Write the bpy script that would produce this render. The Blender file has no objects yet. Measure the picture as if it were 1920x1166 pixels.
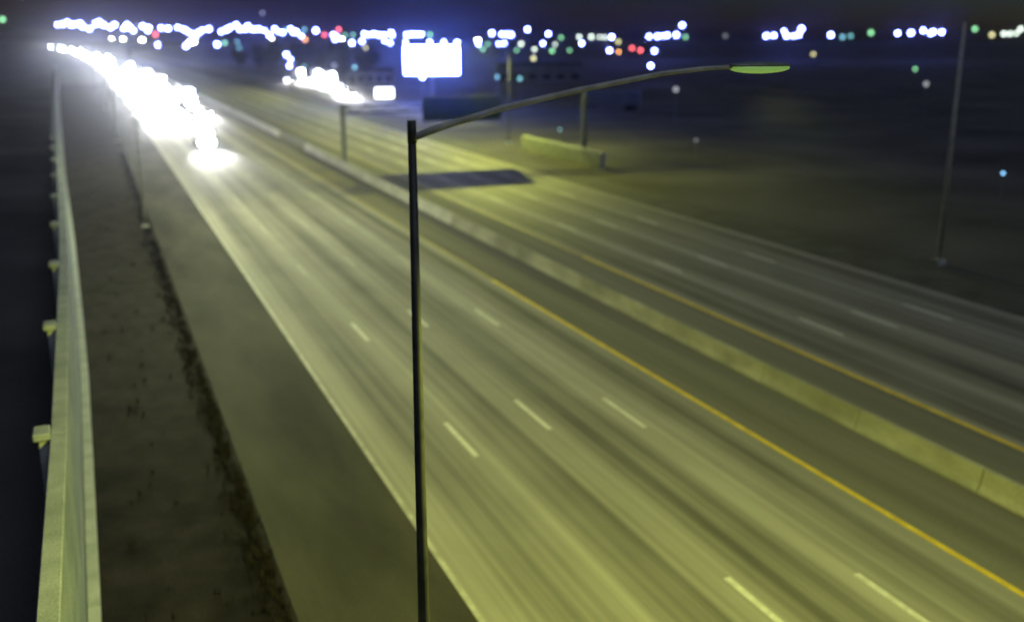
import bpy, bmesh, math, random
from mathutils import Vector, Matrix

S = bpy.context.scene
COL = S.collection
rnd = random.Random(51)

# ------------------------------------------------------------------ camera
cam_d = bpy.data.cameras.new('camera')
cam_d.sensor_width = 36.0
cam_d.lens = 1850.0 / 1920.0 * 36.0
cam_d.shift_y = -43.0 / 1920.0
cam_d.clip_start = 0.5
cam_d.clip_end = 9000.0
cam_d.dof.use_dof = True
cam_d.dof.focus_distance = 14.5
cam_d.dof.aperture_fstop = 0.33
cam_d.dof.aperture_blades = 0
cam = bpy.data.objects.new('camera', cam_d)
COL.objects.link(cam)
cam.location = (0.0, 0.0, 15.3)
cam.rotation_euler = (math.radians(90.0 - 14.255), 0.0, math.radians(-22.867))
S.camera = cam

# ------------------------------------------------------------------ night sky
world = bpy.data.worlds.new('World')
S.world = world
world.use_nodes = True
wn, wl = world.node_tree.nodes, world.node_tree.links
wn.clear()
sky = wn.new('ShaderNodeTexSky')
sky.sky_type = 'NISHITA'
sky.sun_disc = False
sky.sun_elevation = math.radians(-1.5)
sky.sun_rotation = math.radians(105.0)
sky.ozone_density = 3.2
sky.dust_density = 0.5
sky.air_density = 0.6
bg = wn.new('ShaderNodeBackground')
bg.inputs['Strength'].default_value = 0.105
wo = wn.new('ShaderNodeOutputWorld')
wl.new(sky.outputs[0], bg.inputs[0])
wl.new(bg.outputs[0], wo.inputs[0])

# added soft fill from above that lifts the unlit ground
ambient_fill_d = bpy.data.lights.new('ambient_fill', 'SUN')
ambient_fill_d.energy = 0.42
ambient_fill_d.angle = math.radians(25.0)
ambient_fill_d.color = (0.80, 0.88, 1.0)
ambient_fill = bpy.data.objects.new('ambient_fill', ambient_fill_d)
COL.objects.link(ambient_fill)
ambient_fill.rotation_euler = (math.radians(28.0), math.radians(12.0), 0.0)

# ------------------------------------------------------------------ exposure, grain of a night camera
S.view_settings.view_transform = 'Standard'
S.view_settings.look = 'None'
S.view_settings.exposure = 0.0
S.view_settings.gamma = 1.0
S.view_settings.use_curve_mapping = False
S.render.engine = 'CYCLES'
cy = S.cycles
cy.use_denoising = True
cy.denoising_prefilter = 'ACCURATE'
cy.use_adaptive_sampling = True
cy.adaptive_threshold = 0.01
cy.adaptive_min_samples = 0
cy.max_bounces = 3
cy.diffuse_bounces = 1
cy.glossy_bounces = 1
cy.transmission_bounces = 2
cy.volume_bounces = 0
cy.sample_clamp_indirect = 1.0
cy.sample_clamp_direct = 60.0
cy.caustics_reflective = False
cy.caustics_refractive = False

# ------------------------------------------------------------------ materials
def new_mat(name):
    m = bpy.data.materials.new(name)
    m.use_nodes = True
    return m, m.node_tree.nodes, m.node_tree.links, m.node_tree.nodes['Principled BSDF']

def surf(name, c1, c2, scale=2.0, rough=0.8, metal=0.0, stretch=(1, 1, 1), detail=5.0, fine=0.0, bump=0.0):
    """two tones mixed by stretched noise, plus an optional fine speckle"""
    m, n, l, p = new_mat(name)
    tc = n.new('ShaderNodeTexCoord')
    mp = n.new('ShaderNodeMapping')
    mp.inputs['Scale'].default_value = stretch
    l.new(tc.outputs['Object'], mp.inputs['Vector'])
    nz = n.new('ShaderNodeTexNoise')
    nz.inputs['Scale'].default_value = scale
    nz.inputs['Detail'].default_value = detail
    l.new(mp.outputs[0], nz.inputs['Vector'])
    rp = n.new('ShaderNodeValToRGB')
    rp.color_ramp.elements[0].position = 0.32
    rp.color_ramp.elements[1].position = 0.68
    rp.color_ramp.elements[0].color = (*c1, 1)
    rp.color_ramp.elements[1].color = (*c2, 1)
    l.new(nz.outputs[0], rp.inputs[0])
    out = rp.outputs[0]
    if fine:
        n2 = n.new('ShaderNodeTexNoise')
        n2.inputs['Scale'].default_value = 22.0
        n2.inputs['Detail'].default_value = 3.0
        l.new(tc.outputs['Object'], n2.inputs['Vector'])
        mr = n.new('ShaderNodeMapRange')
        mr.inputs['From Min'].default_value = 0.3
        mr.inputs['From Max'].default_value = 0.7
        mr.inputs['To Min'].default_value = 1.0 - fine
        mr.inputs['To Max'].default_value = 1.0 + fine
        l.new(n2.outputs[0], mr.inputs[0])
        mx = n.new('ShaderNodeVectorMath')
        mx.operation = 'SCALE'
        l.new(out, mx.inputs[0])
        l.new(mr.outputs[0], mx.inputs['Scale'])
        out = mx.outputs[0]
    l.new(out, p.inputs['Base Color'])
    p.inputs['Roughness'].default_value = rough
    p.inputs['Metallic'].default_value = metal
    if rough >= 0.85: p.inputs['Specular IOR Level'].default_value = 0.15
    if bump:
        b = n.new('ShaderNodeBump')
        b.inputs['Strength'].default_value = bump
        b.inputs['Distance'].default_value = 0.02
        l.new(nz.outputs[0], b.inputs['Height'])
        l.new(b.outputs[0], p.inputs['Normal'])
    return m

def lane_mat(name, a0, lane, base):
    """worn lanes: long streaks, darker oil band along each lane centre"""
    m, n, l, p = new_mat(name)
    tc = n.new('ShaderNodeTexCoord')
    sx = n.new('ShaderNodeSeparateXYZ')
    l.new(tc.outputs['Object'], sx.inputs[0])
    # across-lane position
    wob = n.new('ShaderNodeTexNoise')
    wob.inputs['Scale'].default_value = 0.05
    l.new(tc.outputs['Object'], wob.inputs['Vector'])
    def math_(op, a, b=None):
        q = n.new('ShaderNodeMath'); q.operation = op
        for i, v in enumerate((a, b)):
            if v is None: continue
            if isinstance(v, (int, float)): q.inputs[i].default_value = v
            else: l.new(v, q.inputs[i])
        return q.outputs[0]
    u = math_('MULTIPLY', math_('SUBTRACT', sx.outputs[0], a0), 2 * math.pi / lane)
    u = math_('ADD', u, math_('MULTIPLY', math_('SUBTRACT', wob.outputs[0], 0.5), 1.2))
    band = math_('COSINE', u)                      # +1 on the painted line, -1 in the lane centre
    band2 = math_('COSINE', math_('MULTIPLY', u, 2.0))
    def streak(sc, sy, det):
        mp = n.new('ShaderNodeMapping')
        mp.inputs['Scale'].default_value = (sc, sy, 1.0)
        l.new(tc.outputs['Object'], mp.inputs['Vector'])
        z = n.new('ShaderNodeTexNoise')
        z.inputs['Scale'].default_value = 1.0
        z.inputs['Detail'].default_value = det
        l.new(mp.outputs[0], z.inputs['Vector'])
        return math_('SUBTRACT', z.outputs[0], 0.5)
    v = math_('ADD', math_('MULTIPLY', band, 0.26), math_('MULTIPLY', band2, 0.08))
    v = math_('ADD', v, math_('MULTIPLY', streak(0.9, 0.008, 3.0), 1.8))
    v = math_('ADD', v, math_('MULTIPLY', streak(3.2, 0.03, 3.0), 1.0))
    v = math_('ADD', v, math_('MULTIPLY', streak(0.5, 0.2, 5.0), 0.5))
    v = math_('ADD', v, math_('MULTIPLY', streak(24.0, 24.0, 2.0), 0.5))
    v = math_('ADD', v, 1.0)
    v = math_('MAXIMUM', v, 0.3)
    rgb = n.new('ShaderNodeVectorMath'); rgb.operation = 'SCALE'
    rgb.inputs[0].default_value = base
    l.new(v, rgb.inputs['Scale'])
    l.new(rgb.outputs[0], p.inputs['Base Color'])
    p.inputs['Roughness'].default_value = 0.8
    p.inputs['Specular IOR Level'].default_value = 0.3
    return m

def plain(name, c, rough=0.5, metal=0.0):
    return surf(name, tuple(x * 0.85 for x in c), tuple(min(1, x * 1.12) for x in c), 3.0, rough, metal)

def glow(name, c, s, sample=False, blotch=0.0, scale=1.0):
    m, n, l, p = new_mat(name)
    p.inputs['Base Color'].default_value = (0.5, 0.5, 0.5, 1)
    p.inputs['Emission Color'].default_value = (*c, 1)
    p.inputs['Emission Strength'].default_value = s
    if not sample:
        m.cycles.emission_sampling = 'NONE'
    return m

M = {}
M['lane'] = lane_mat('worn concrete lanes', 8.45, 3.655, (0.25, 0.24, 0.215))
M['lane_far'] = lane_mat('worn concrete lanes of the far roadway', 31.64, 3.85, (0.215, 0.205, 0.19))
M['shoulder'] = surf('asphalt shoulder', (0.026, 0.025, 0.022), (0.078, 0.075, 0.062), 0.35, 0.9, fine=0.35, stretch=(1, 0.25, 1))
M['inner'] = surf('inner shoulder', (0.145, 0.14, 0.12), (0.215, 0.207, 0.18), 0.5, 0.9, fine=0.3, stretch=(1.6, 0.06, 1))
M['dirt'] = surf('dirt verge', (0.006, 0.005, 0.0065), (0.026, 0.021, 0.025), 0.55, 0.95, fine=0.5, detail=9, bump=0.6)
M['land'] = surf('dark land', (0.05, 0.047, 0.05), (0.12, 0.113, 0.115), 0.06, 0.95, fine=0.3, detail=8)
M['white_paint'] = surf('white road paint', (0.55, 0.54, 0.49), (0.78, 0.77, 0.72), 2.6, 0.7, fine=0.25)
M['dull_paint'] = surf('dull white road paint', (0.30, 0.29, 0.26), (0.52, 0.51, 0.47), 1.6, 0.7, fine=0.3)
M['yellow_paint'] = surf('yellow road paint', (0.62, 0.43, 0.03), (0.88, 0.64, 0.06), 1.6, 0.7, fine=0.25)
M['dull_yellow'] = surf('dull yellow road paint', (0.24, 0.20, 0.08), (0.40, 0.32, 0.09), 1.6, 0.7, fine=0.3)
M['concrete'] = surf('barrier concrete', (0.22, 0.215, 0.175), (0.42, 0.41, 0.34), 0.9, 0.85, stretch=(1, 0.35, 0.6), fine=0.2)
M['bright_concrete'] = surf('brightened barrier concrete', (0.42, 0.41, 0.39), (0.58, 0.57, 0.54), 0.9, 0.85, stretch=(1, 0.35, 0.6), fine=0.2)  # brightening of the far stretch put into the colour
M['far_asphalt'] = surf('far shoulder asphalt', (0.075, 0.073, 0.068), (0.12, 0.117, 0.108), 0.4, 0.9, fine=0.3)
M['wall_concrete'] = surf('sound wall concrete', (0.24, 0.28, 0.31), (0.38, 0.43, 0.46), 0.8, 0.9, stretch=(1, 0.4, 1), fine=0.25)
M['cap_concrete'] = surf('pale coping concrete', (0.33, 0.36, 0.37), (0.50, 0.53, 0.54), 1.2, 0.85, fine=0.2)
M['steel'] = surf('galvanised steel', (0.16, 0.17, 0.17), (0.30, 0.31, 0.31), 4.0, 0.55, 0.5)
M['pale_steel'] = surf('pale weathered steel', (0.40, 0.40, 0.36), (0.62, 0.62, 0.56), 4.0, 0.6)
M['dark_steel'] = surf('weathered dark steel', (0.035, 0.035, 0.035), (0.07, 0.07, 0.068), 4.0, 0.6, 0.4)
M['head'] = surf('lamp housing', (0.20, 0.23, 0.20), (0.30, 0.33, 0.29), 6.0, 0.5, 0.2)
M['sign_green'] = surf('dark green sign sheeting', (0.006, 0.050, 0.036), (0.010, 0.072, 0.05), 0.8, 0.5)
M['sign_back'] = surf('aluminium sign edge', (0.2, 0.2, 0.2), (0.34, 0.34, 0.34), 3.0, 0.5, 0.6)
M['tyre'] = plain('tyre rubber', (0.02, 0.02, 0.02), 0.9)
M['rim'] = plain('alloy rim', (0.5, 0.5, 0.52), 0.3, 0.8)
M['glass'] = plain('car glass', (0.015, 0.018, 0.02), 0.08)
M['trim'] = plain('black trim', (0.02, 0.02, 0.02), 0.6)
M['trailer'] = surf('trailer side with blue light', (0.16, 0.20, 0.46), (0.24, 0.29, 0.60), 0.6, 0.6)  # dim blue light on the trailer put into its colour
M['leaf'] = surf('dark foliage', (0.018, 0.035, 0.014), (0.05, 0.08, 0.03), 1.4, 0.8)
M['bark'] = plain('bark', (0.06, 0.045, 0.035), 0.9)
M['weed'] = surf('dry weeds', (0.008, 0.007, 0.006), (0.03, 0.025, 0.02), 3.0, 0.9)
M['building'] = surf('grey building wall', (0.16, 0.165, 0.17), (0.26, 0.265, 0.27), 0.3, 0.8)
M['roof'] = plain('flat roof', (0.05, 0.05, 0.055), 0.9)
PAINTS = [plain('car paint ' + nm, c, 0.3, 0.3) for nm, c in
          (('white', (0.7, 0.7, 0.7)), ('silver', (0.4, 0.41, 0.42)), ('black', (0.02, 0.02, 0.022)),
           ('blue', (0.04, 0.08, 0.22)), ('red', (0.3, 0.02, 0.02)), ('grey', (0.13, 0.135, 0.14)))]
M['headlight'] = glow('lit headlight', (0.72, 0.80, 1.0), 80.0)
M['glare_bar'] = glow('added glare bar', (0.72, 0.80, 1.0), 45.0)  # added bars that stand in for headlight glare
M['screen'] = glow('blue tinted billboard face', (0.14, 0.22, 1.0), 90.0, True)  # tinted blue so that the halo around it turns blue
M['cabinet'] = glow('lit sign cabinet face', (0.95, 0.98, 1.0), 5.0)
M['lens_on'] = glow('street lamp lens', (1.0, 0.98, 0.85), 35.0)
M['head_glow'] = glow('green head glow', (0.50, 1.0, 0.17), 0.26)  # green light on the near head put into a glowing lens
GL = {'white': ((0.17, 0.22, 1.0), 62.0), 'pale': ((0.85, 1.0, 0.85), 4.0), 'green': ((0.35, 1.0, 0.45), 2.6),  # white globes emit blue to colour their halos
      'cyan': ((0.3, 0.9, 1.0), 1.5), 'red': ((1.0, 0.14, 0.14), 5.5), 'orange': ((1.0, 0.42, 0.12), 6.0),
      'yellow': ((1.0, 0.95, 0.45), 2.4), 'blue': ((0.25, 0.6, 1.0), 3.6), 'dim': ((0.75, 0.8, 0.85), 0.7)}
for k, (c, s) in GL.items():
    M['globe_' + k] = glow(k + ' lamp globe', c, s, k == 'white')

# ------------------------------------------------------------------ mesh helpers
def finish(bm, name, mat, parent=None, smooth=False, loc=None):
    me = bpy.data.meshes.new(name)
    bm.normal_update()
    bm.to_mesh(me)
    bm.free()
    me.materials.append(mat)
    if smooth:
        for p in me.polygons:
            p.use_smooth = True
    o = bpy.data.objects.new(name, me)
    COL.objects.link(o)
    if parent: o.parent = parent
    if loc is not None: o.location = loc
    return o

def add_box(bm, lo, hi, bevel=0.0):
    c = [(a + b) / 2 for a, b in zip(lo, hi)]
    d = [abs(b - a) for a, b in zip(lo, hi)]
    r = bmesh.ops.create_cube(bm, size=1.0, matrix=Matrix.Translation(c) @ Matrix.Diagonal((*d, 1)))
    if bevel:
        es = list({e for v in r['verts'] for e in v.link_edges})
        bmesh.ops.bevel(bm, geom=es, offset=bevel, segments=1, affect='EDGES')

def add_tube(bm, pts, radii, n=10, cap=True):
    pts = [Vector(p) for p in pts]
    rings = []
    up0 = None
    for i, p in enumerate(pts):
        d = (pts[min(i + 1, len(pts) - 1)] - pts[max(i - 1, 0)]).normalized()
        ref = Vector((0, 0, 1)) if abs(d.z) < 0.9 else Vector((1, 0, 0))
        if up0 is None: up0 = ref
        x = d.cross(up0).normalized()
        y = d.cross(x).normalized()
        r = radii[i] if isinstance(radii, (list, tuple)) else radii
        rings.append([bm.verts.new(p + x * (r * math.cos(2 * math.pi * k / n)) + y * (r * math.sin(2 * math.pi * k / n))) for k in range(n)])
    for a, b in zip(rings, rings[1:]):
        for k in range(n):
            bm.faces.new((a[k], a[(k + 1) % n], b[(k + 1) % n], b[k]))
    if cap:
        bm.faces.new(rings[0]); bm.faces.new(rings[-1][::-1])
    bmesh.ops.recalc_face_normals(bm, faces=bm.faces)

def add_sphere(bm, c, r, u=10, v=7, sq=(1, 1, 1)):
    bmesh.ops.create_uvsphere(bm, u_segments=u, v_segments=v, radius=r,
                              matrix=Matrix.Translation(c) @ Matrix.Diagonal((*sq, 1)))

def shift(t):
    """the freeway bends gently left far away"""
    return -max(0.0, t - 180.0) ** 2 / 36000.0

def samples(t0, t1):
    ts, t = [], t0
    while t < t1 - 0.01:
        ts.append(t)
        t += 12.0 if t < 180 else (25.0 if t < 700 else 90.0)
    return ts + [t1]

def sweep(profile, t0, t1, name, mat, parent=None, path=shift):
    """profile: closed list of (a, z); swept along the road"""
    bm = bmesh.new()
    rows = [[bm.verts.new((a + path(t), t, z)) for a, z in profile] for t in samples(t0, t1)]
    k = len(profile)
    for r0, r1 in zip(rows, rows[1:]):
        for i in range(k):
            bm.faces.new((r0[i], r0[(i + 1) % k], r1[(i + 1) % k], r1[i]))
    bm.faces.new(rows[0]); bm.faces.new(rows[-1][::-1])
    bmesh.ops.recalc_face_normals(bm, faces=bm.faces)
    return finish(bm, name, mat, parent)

def slab(a0, a1, t0, t1, name, mat, top=0.0, thick=0.3, parent=None, path=shift):
    return sweep([(a0, top - thick), (a1, top - thick), (a1, top), (a0, top)], t0, t1, name, mat, parent, path)

def structure(o):
    o['kind'] = 'structure'
    return o

def tag(o, label, cat, group=None):
    o['label'] = label
    o['category'] = cat
    if group: o['group'] = group
    return o

def thing(name, label, cat, loc, group=None, rz=0.0):
    o = bpy.data.objects.new(name, None)
    o.empty_display_size = 0.5
    COL.objects.link(o)
    o.location = loc
    o.rotation_euler = (0, 0, rz)
    return tag(o, label, cat, group)

def copy_tree(o, parent=None):
    c = o.copy()
    COL.objects.link(c)
    c.parent = parent
    for ch in list(o.children):
        copy_tree(ch, c)
    return c

# ------------------------------------------------------------------ ground and roads
bm = bmesh.new()
N = 60
grid = []
for j in range(N + 1):
    y = -400 + 5400 * (j / N) ** 1.6
    row = []
    for i in range(N + 1):
        x = -1800 + 5200 * i / N
        row.append(bm.verts.new((x, y, -0.12)))
    grid.append(row)
for j in range(N):
    for i in range(N):
        bm.faces.new((grid[j][i], grid[j][i + 1], grid[j + 1][i + 1], grid[j + 1][i]))
structure(finish(bm, 'ground', M['land']))

road = structure(slab(8.35, 23.2, -30, 2400, 'road', M['lane']))
structure(slab(3.87, 8.35, -30, 2400, 'shoulder', M['shoulder'], -0.004))
structure(slab(23.2, 31.5, -30, 2400, 'median_pavement', M['inner'], -0.004))
far_road = structure(slab(31.5, 47.3, -30, 2400, 'far_road', M['lane_far']))
structure(slab(47.3, 51.6, -30, 2400, 'far_shoulder', M['far_asphalt'], -0.004))
structure(slab(57.6, 67.5, 165, 1500, 'ramp', M['inner'], -0.004))

LOOP = [(60, 205), (60.8, 235), (62.6, 258), (65.0, 278), (67.8, 298), (70.4, 318), (71.6, 338), (70.4, 358), (66, 376), (58, 392), (46, 404)]
bm = bmesh.new()
rows = []
for i, (a, t) in enumerate(LOOP):
    p0, p1 = LOOP[max(0, i - 1)], LOOP[min(len(LOOP) - 1, i + 1)]
    d = Vector((p1[0] - p0[0], p1[1] - p0[1], 0)).normalized()
    nrm = Vector((d.y, -d.x, 0)) * 7.0
    c = Vector((a, t, 0))
    rows.append([bm.verts.new(c - nrm + Vector((0, 0, z))) for z in (-0.3, 0.006)] + [bm.verts.new(c + nrm + Vector((0, 0, z))) for z in (0.006, -0.3)])
for r0, r1 in zip(rows, rows[1:]):
    for k in range(4):
        bm.faces.new((r0[k], r0[(k + 1) % 4], r1[(k + 1) % 4], r1[k]))
bm.faces.new(rows[0]); bm.faces.new(rows[-1][::-1])
bmesh.ops.recalc_face_normals(bm, faces=bm.faces)
structure(finish(bm, 'ramp_loop', M['inner']))

def wall_a(t):
    pts = [(-30, -1.35), (28, -1.38), (50, -1.62), (82, -2.4), (125, -3.7), (180, -5.0), (300, -7.8), (430, -10.6)]
    for (t0, a0), (t1, a1) in zip(pts, pts[1:]):
        if t <= t1:
            return a0 + (a1 - a0) * (t - t0) / (t1 - t0)
    return pts[-1][1]

# dirt between sound wall and shoulder: an uneven sheet
bm = bmesh.new()
rows = []
for t in [x * 1.5 - 20 for x in range(260)]:
    row = []
    for i in range(13):
        f = i / 12
        a0 = wall_a(t) - 0.15 - shift(t)
        a = a0 + (3.9 - a0) * f
        edge = 1.0 if 0 < i < 12 else 0.0
        z = -0.03 + edge * (0.05 * math.sin(t * 0.9 + i) * math.sin(i * 1.7 + t * 0.31) - 0.05 * f)
        if i == 12: z = -0.02; a += 0.12 * math.sin(t * 0.8) + 0.10 * math.sin(t * 2.1) + 0.06
        row.append(bm.verts.new((a + shift(t), t, z)))
    rows.append(row)
for r0, r1 in zip(rows, rows[1:]):
    for i in range(12):
        bm.faces.new((r0[i], r0[i + 1], r1[i + 1], r1[i]))
structure(finish(bm, 'verge', M['dirt']))

# ------------------------------------------------------------------ painted lines (parts of the roads)
def line(a, w, t0, t1, name, mat, parent):
    o = slab(a - w / 2, a + w / 2, t0, t1, name, mat, 0.004, 0.003, parent)
    return o
line(8.45, 0.16, -20, 900, 'edge_line', M['dull_paint'], road)
line(23.06, 0.24, -20, 58, 'yellow_line', M['yellow_paint'], road)
line(23.06, 0.22, 58.02, 900, 'yellow_line', M['dull_yellow'], road)  # yellow line duller beyond the near stretch
line(31.68, 0.26, -20, 62, 'yellow_line', M['yellow_paint'], far_road)
line(31.68, 0.24, 62.02, 900, 'yellow_line', M['dull_yellow'], far_road)
line(47.15, 0.15, -20, 900, 'edge_line', M['dull_paint'], far_road)

bm = bmesh.new()
add_box(bm, (-0.11, 0, 0.0012), (0.11, 3.6, 0.004))
dash0 = finish(bm, 'lane_dash', M['white_paint'], road)
dull_mesh = dash0.data.copy(); dull_mesh.materials[0] = M['dull_paint']
first = True
for par, lanes in ((road, (12.18, 15.84, 19.48)), (far_road, (35.62, 39.35, 43.25))):
    for li, a in enumerate(lanes):
        for k in range(-2, 22):
            t = 32.3 + 15.8 * k + (1.3 if a == 15.84 else (7.0 if par is far_road else 0.0))
            o = dash0 if first else dash0.copy()
            if not first:
                COL.objects.link(o)
                o.parent = par
            first = False
            if k >= 2 and par is road: o.data = dull_mesh  # farther dashes in the duller paint
            o.location = (a + shift(t), t, 0.0)

# ------------------------------------------------------------------ median barrier
BAR = [(-0.34, -0.1), (0.34, -0.1), (0.34, 0.08), (0.20, 0.30), (0.10, 0.86), (-0.10, 0.86), (-0.20, 0.30), (-0.34, 0.08)]
def barrier_run(t0, t1, par, mat='concrete'):
    return sweep([(27.36 + a, z) for a, z in BAR], t0, t1, 'barrier_segment', M[mat], par)
bar = tag(thing('median_barrier', 'x', 'barrier', (0, 0, 0)), 'long pale concrete barrier between the two roadways of the freeway', 'barrier')
t = -20.0
while t < 139:
    barrier_run(t, min(t + 6.04, 139.0), bar, 'concrete' if t < 74 else 'bright_concrete')
    t += 6.1
barrier_run(160, 320, bar, 'bright_concrete')
barrier_run(320.2, 2000, bar, 'bright_concrete')
bm = bmesh.new()
for z in (0.45, 0.8):
    add_tube(bm, [(27.36, 139.2, z), (27.36, 159.8, z)], 0.07, 6)
for k in range(9):
    add_box(bm, (27.30, 139.6 + k * 2.5, -0.1), (27.42, 139.72 + k * 2.5, 0.95))
finish(bm, 'gate_rail', M['dark_steel'], bar)

# ------------------------------------------------------------------ sound wall on the left
wall = thing('noise_wall', 'tall concrete sound wall with column caps along the left verge', 'wall', (0, 0, 0))
WH = 5.2
tk = [26.6 + 10.7 * k for k in range(-3, 36)]
for k, (t0, t1) in enumerate(zip(tk, tk[1:])):
    a0, a1 = wall_a(t0), wall_a(t1)
    ang = math.atan2(-(a1 - a0), t1 - t0)
    L = math.hypot(a1 - a0, t1 - t0)
    def put(bm, name, mat):
        o = finish(bm, name, mat, wall)
        o.location = (a0, t0, 0); o.rotation_euler = (0, 0, ang)
        return o
    bm = bmesh.new()
    nrow = 5 if k < 14 else 1
    for r in range(nrow):       # stacked precast planks with recessed joints
        z0 = -0.2 if r == 0 else WH * r / nrow + 0.012
        add_box(bm, (-0.30 + 0.003 * r, 0.02, z0), (-0.02 - 0.004 * (r % 2), L - 0.02, WH * (r + 1) / nrow - 0.012), 0.01)
    put(bm, 'panel', M['wall_concrete'])
    bm = bmesh.new()
    add_box(bm, (-0.37, 0.0, WH), (0.02, L, WH + 0.16), 0.02)
    put(bm, 'coping', M['cap_concrete'])
    bm = bmesh.new()
    add_box(bm, (0.0, -0.0, -0.2), (0.34, L - 0.01, 0.22), 0.02)
    put(bm, 'footing', M['cap_concrete'])
    bm = bmesh.new()
    add_box(bm, (-0.66, -0.26, -0.2), (-0.372, 0.26, WH + 0.1), 0.02)
    add_box(bm, (-0.78, -0.34, WH + 0.1), (-0.372, 0.34, WH + 0.30), 0.03)
    put(bm, 'pilaster', M['cap_concrete'])

# low concrete wall lit by the lamp beside the sign bridge
rw = thing('retaining_wall', 'short low concrete wall at the foot of the sign bridge on the far verge', 'wall', (56.3, 0, 0))
for k in range(6):
    bm = bmesh.new()
    add_box(bm, (-0.25, 105.5 + k * 4.0, -0.2), (0.45, 109.46 + k * 4.0, 1.75 + 0.04 * (k % 2)), 0.04)
    finish(bm, 'block', M['cap_concrete'], rw)

# ------------------------------------------------------------------ lamps of the freeway
def lamp_light(parent, loc, power, color, spread=0.30, name='lamp_light', facing=1):
    d = bpy.data.lights.new(name, 'POINT')
    d.energy = power
    d.color = color
    d.shadow_soft_size = 0.22
    d.use_nodes = True
    n, l = d.node_tree.nodes, d.node_tree.links
    em = n.get('Emission')
    tc = n.new('ShaderNodeTexCoord')
    sp = n.new('ShaderNodeSeparateXYZ')
    l.new(tc.outputs['Normal'], sp.inputs[0])
    def mt(op, a, b=None):
        q = n.new('ShaderNodeMath'); q.operation = op
        for i, v in enumerate((a, b)):
            if v is None: continue
            if isinstance(v, (int, float)): q.inputs[i].default_value = v
            else: l.new(v, q.inputs[i])
        return q.outputs[0]
    down = mt('MAXIMUM', mt('MULTIPLY', sp.outputs[2], -1.0), 0.0)
    safe = mt('MAXIMUM', down, 0.10)
    wing = mt('POWER', safe, -1.5)                          # batwing throw along the road
    side = mt('DIVIDE', sp.outputs[0], safe)
    back = mt('ADD', mt('MULTIPLY', mt('LESS_THAN', mt('MULTIPLY', side, float(facing)), 0.0), 1.6), 1.0)   # less light behind the pole
    side = mt('MULTIPLY', mt('MULTIPLY', mt('MULTIPLY', side, side), back), -spread)
    side = mt('EXPONENT', side)
    gate = mt('MINIMUM', mt('MAXIMUM', mt('DIVIDE', mt('SUBTRACT', down, 0.10), 0.22), 0.0), 1.0)
    l.new(mt('MULTIPLY', mt('MULTIPLY', wing, side), gate), em.inputs['Strength'])
    o = bpy.data.objects.new(name, d)
    COL.objects.link(o)
    o.parent = parent
    o.location = loc
    return o

def lamp_post(name, loc, side, label, lit, lens, power=0.0, color=(1, 1, 1), spread=0.3, zoff=0.0, group=None):
    """tapered pole with a sweeping mast arm and a flat head; side = +1 arm towards +x"""
    t = thing(name, label, 'street lamp', loc, group)
    bm = bmesh.new()
    add_box(bm, (-0.3, -0.3, -0.3), (0.3, 0.3, 0.12), 0.03)
    finish(bm, 'base', M['cap_concrete'], t)
    bm = bmesh.new()
    add_tube(bm, [(0, 0, 0.1), (0, 0, 1.0), (0, 0, 7.5), (0, 0, 14.28)], [0.115, 0.108, 0.078, 0.048], 14)
    add_tube(bm, [(0, 0, 14.1), (0, 0, 14.36)], [0.055, 0.055], 12)
    finish(bm, 'pole', M['dark_steel' if side < 0 or loc[1] < 20 else 'steel'], t, True)
    bm = bmesh.new()
    arm = [(0, 14.16), (0.35, 14.27), (1.13, 14.47), (2.13, 14.66), (3.35, 14.85), (4.0, 14.905), (4.45, 14.92)]
    add_tube(bm, [(side * x, 0, z) for x, z in arm], [0.045, 0.043, 0.04, 0.036, 0.032, 0.03, 0.03], 10)
    finish(bm, 'mast_arm', M['pale_steel'], t, True)
    # cobra head: lofted rounded body
    bm = bmesh.new()
    sec = [(4.36, 0.04, 0.03), (4.5, 0.10, 0.042), (4.75, 0.15, 0.055), (5.05, 0.15, 0.052), (5.28, 0.10, 0.04), (5.32, 0.05, 0.02)]
    rings = []
    for x, w, h in sec:
        rings.append([bm.verts.new((side * x, w * math.cos(q), 14.93 + (h * math.sin(q) if math.sin(q) > 0 else 0.35 * h * math.sin(q))))
                      for q in [2 * math.pi * k / 14 for k in range(14)]])
    for r0, r1 in zip(rings, rings[1:]):
        for k in range(14):
            bm.faces.new((r0[k], r0[(k + 1) % 14], r1[(k + 1) % 14], r1[k]))
    bm.faces.new(rings[0]); bm.faces.new(rings[-1][::-1])
    bmesh.ops.recalc_face_normals(bm, faces=bm.faces)
    head = finish(bm, 'lamp_head', M['head'], t, True)
    bm = bmesh.new()
    add_sphere(bm, (side * 4.86, 0, 14.90), 0.36, 18, 10, (1.34, 0.42, 0.20) if lens == 'head_glow' else (1.0, 0.42, 0.42))
    finish(bm, 'lens', M[lens], head, True)
    if lit:
        lamp_light(t, (side * 4.88, 0, 14.6), power, color, spread, facing=side)
    return t

YG = (0.93, 1.0, 0.15)
lamp_post('street_lamp', (3.43, 11.14, 0), 1, 'nearest tall lamp post with long curved arm and green glowing head', True, 'head_glow', 11500.0, YG, 0.36)
lamp_post('street_lamp', (3.3, 86.5, 0), 1, 'lamp post on the left shoulder beside the nearest oncoming headlights', True, 'lens_on', 7000.0 * 1.8, (0.93, 1.0, 0.52), 0.40)
for t_, lab in ((162, 'lamp post on the left shoulder beyond the nearest oncoming headlights'),):
    lamp_post('street_lamp', (3.3 + shift(t_), t_, 0), 1, lab, True, 'lens_on', 7000.0 * 0.9, (1.0, 1.0, 0.5), 0.35)
for t_ in (238, 314):
    lamp_post('street_lamp', (3.3 + shift(t_), t_, 0), 1, 'far lamp post rising behind the white glare of oncoming headlights', True, 'lens_on', 7000.0 * 0.5, (1.0, 1.0, 0.6), 0.4,
              group='far lamp posts on the left shoulder')
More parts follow.
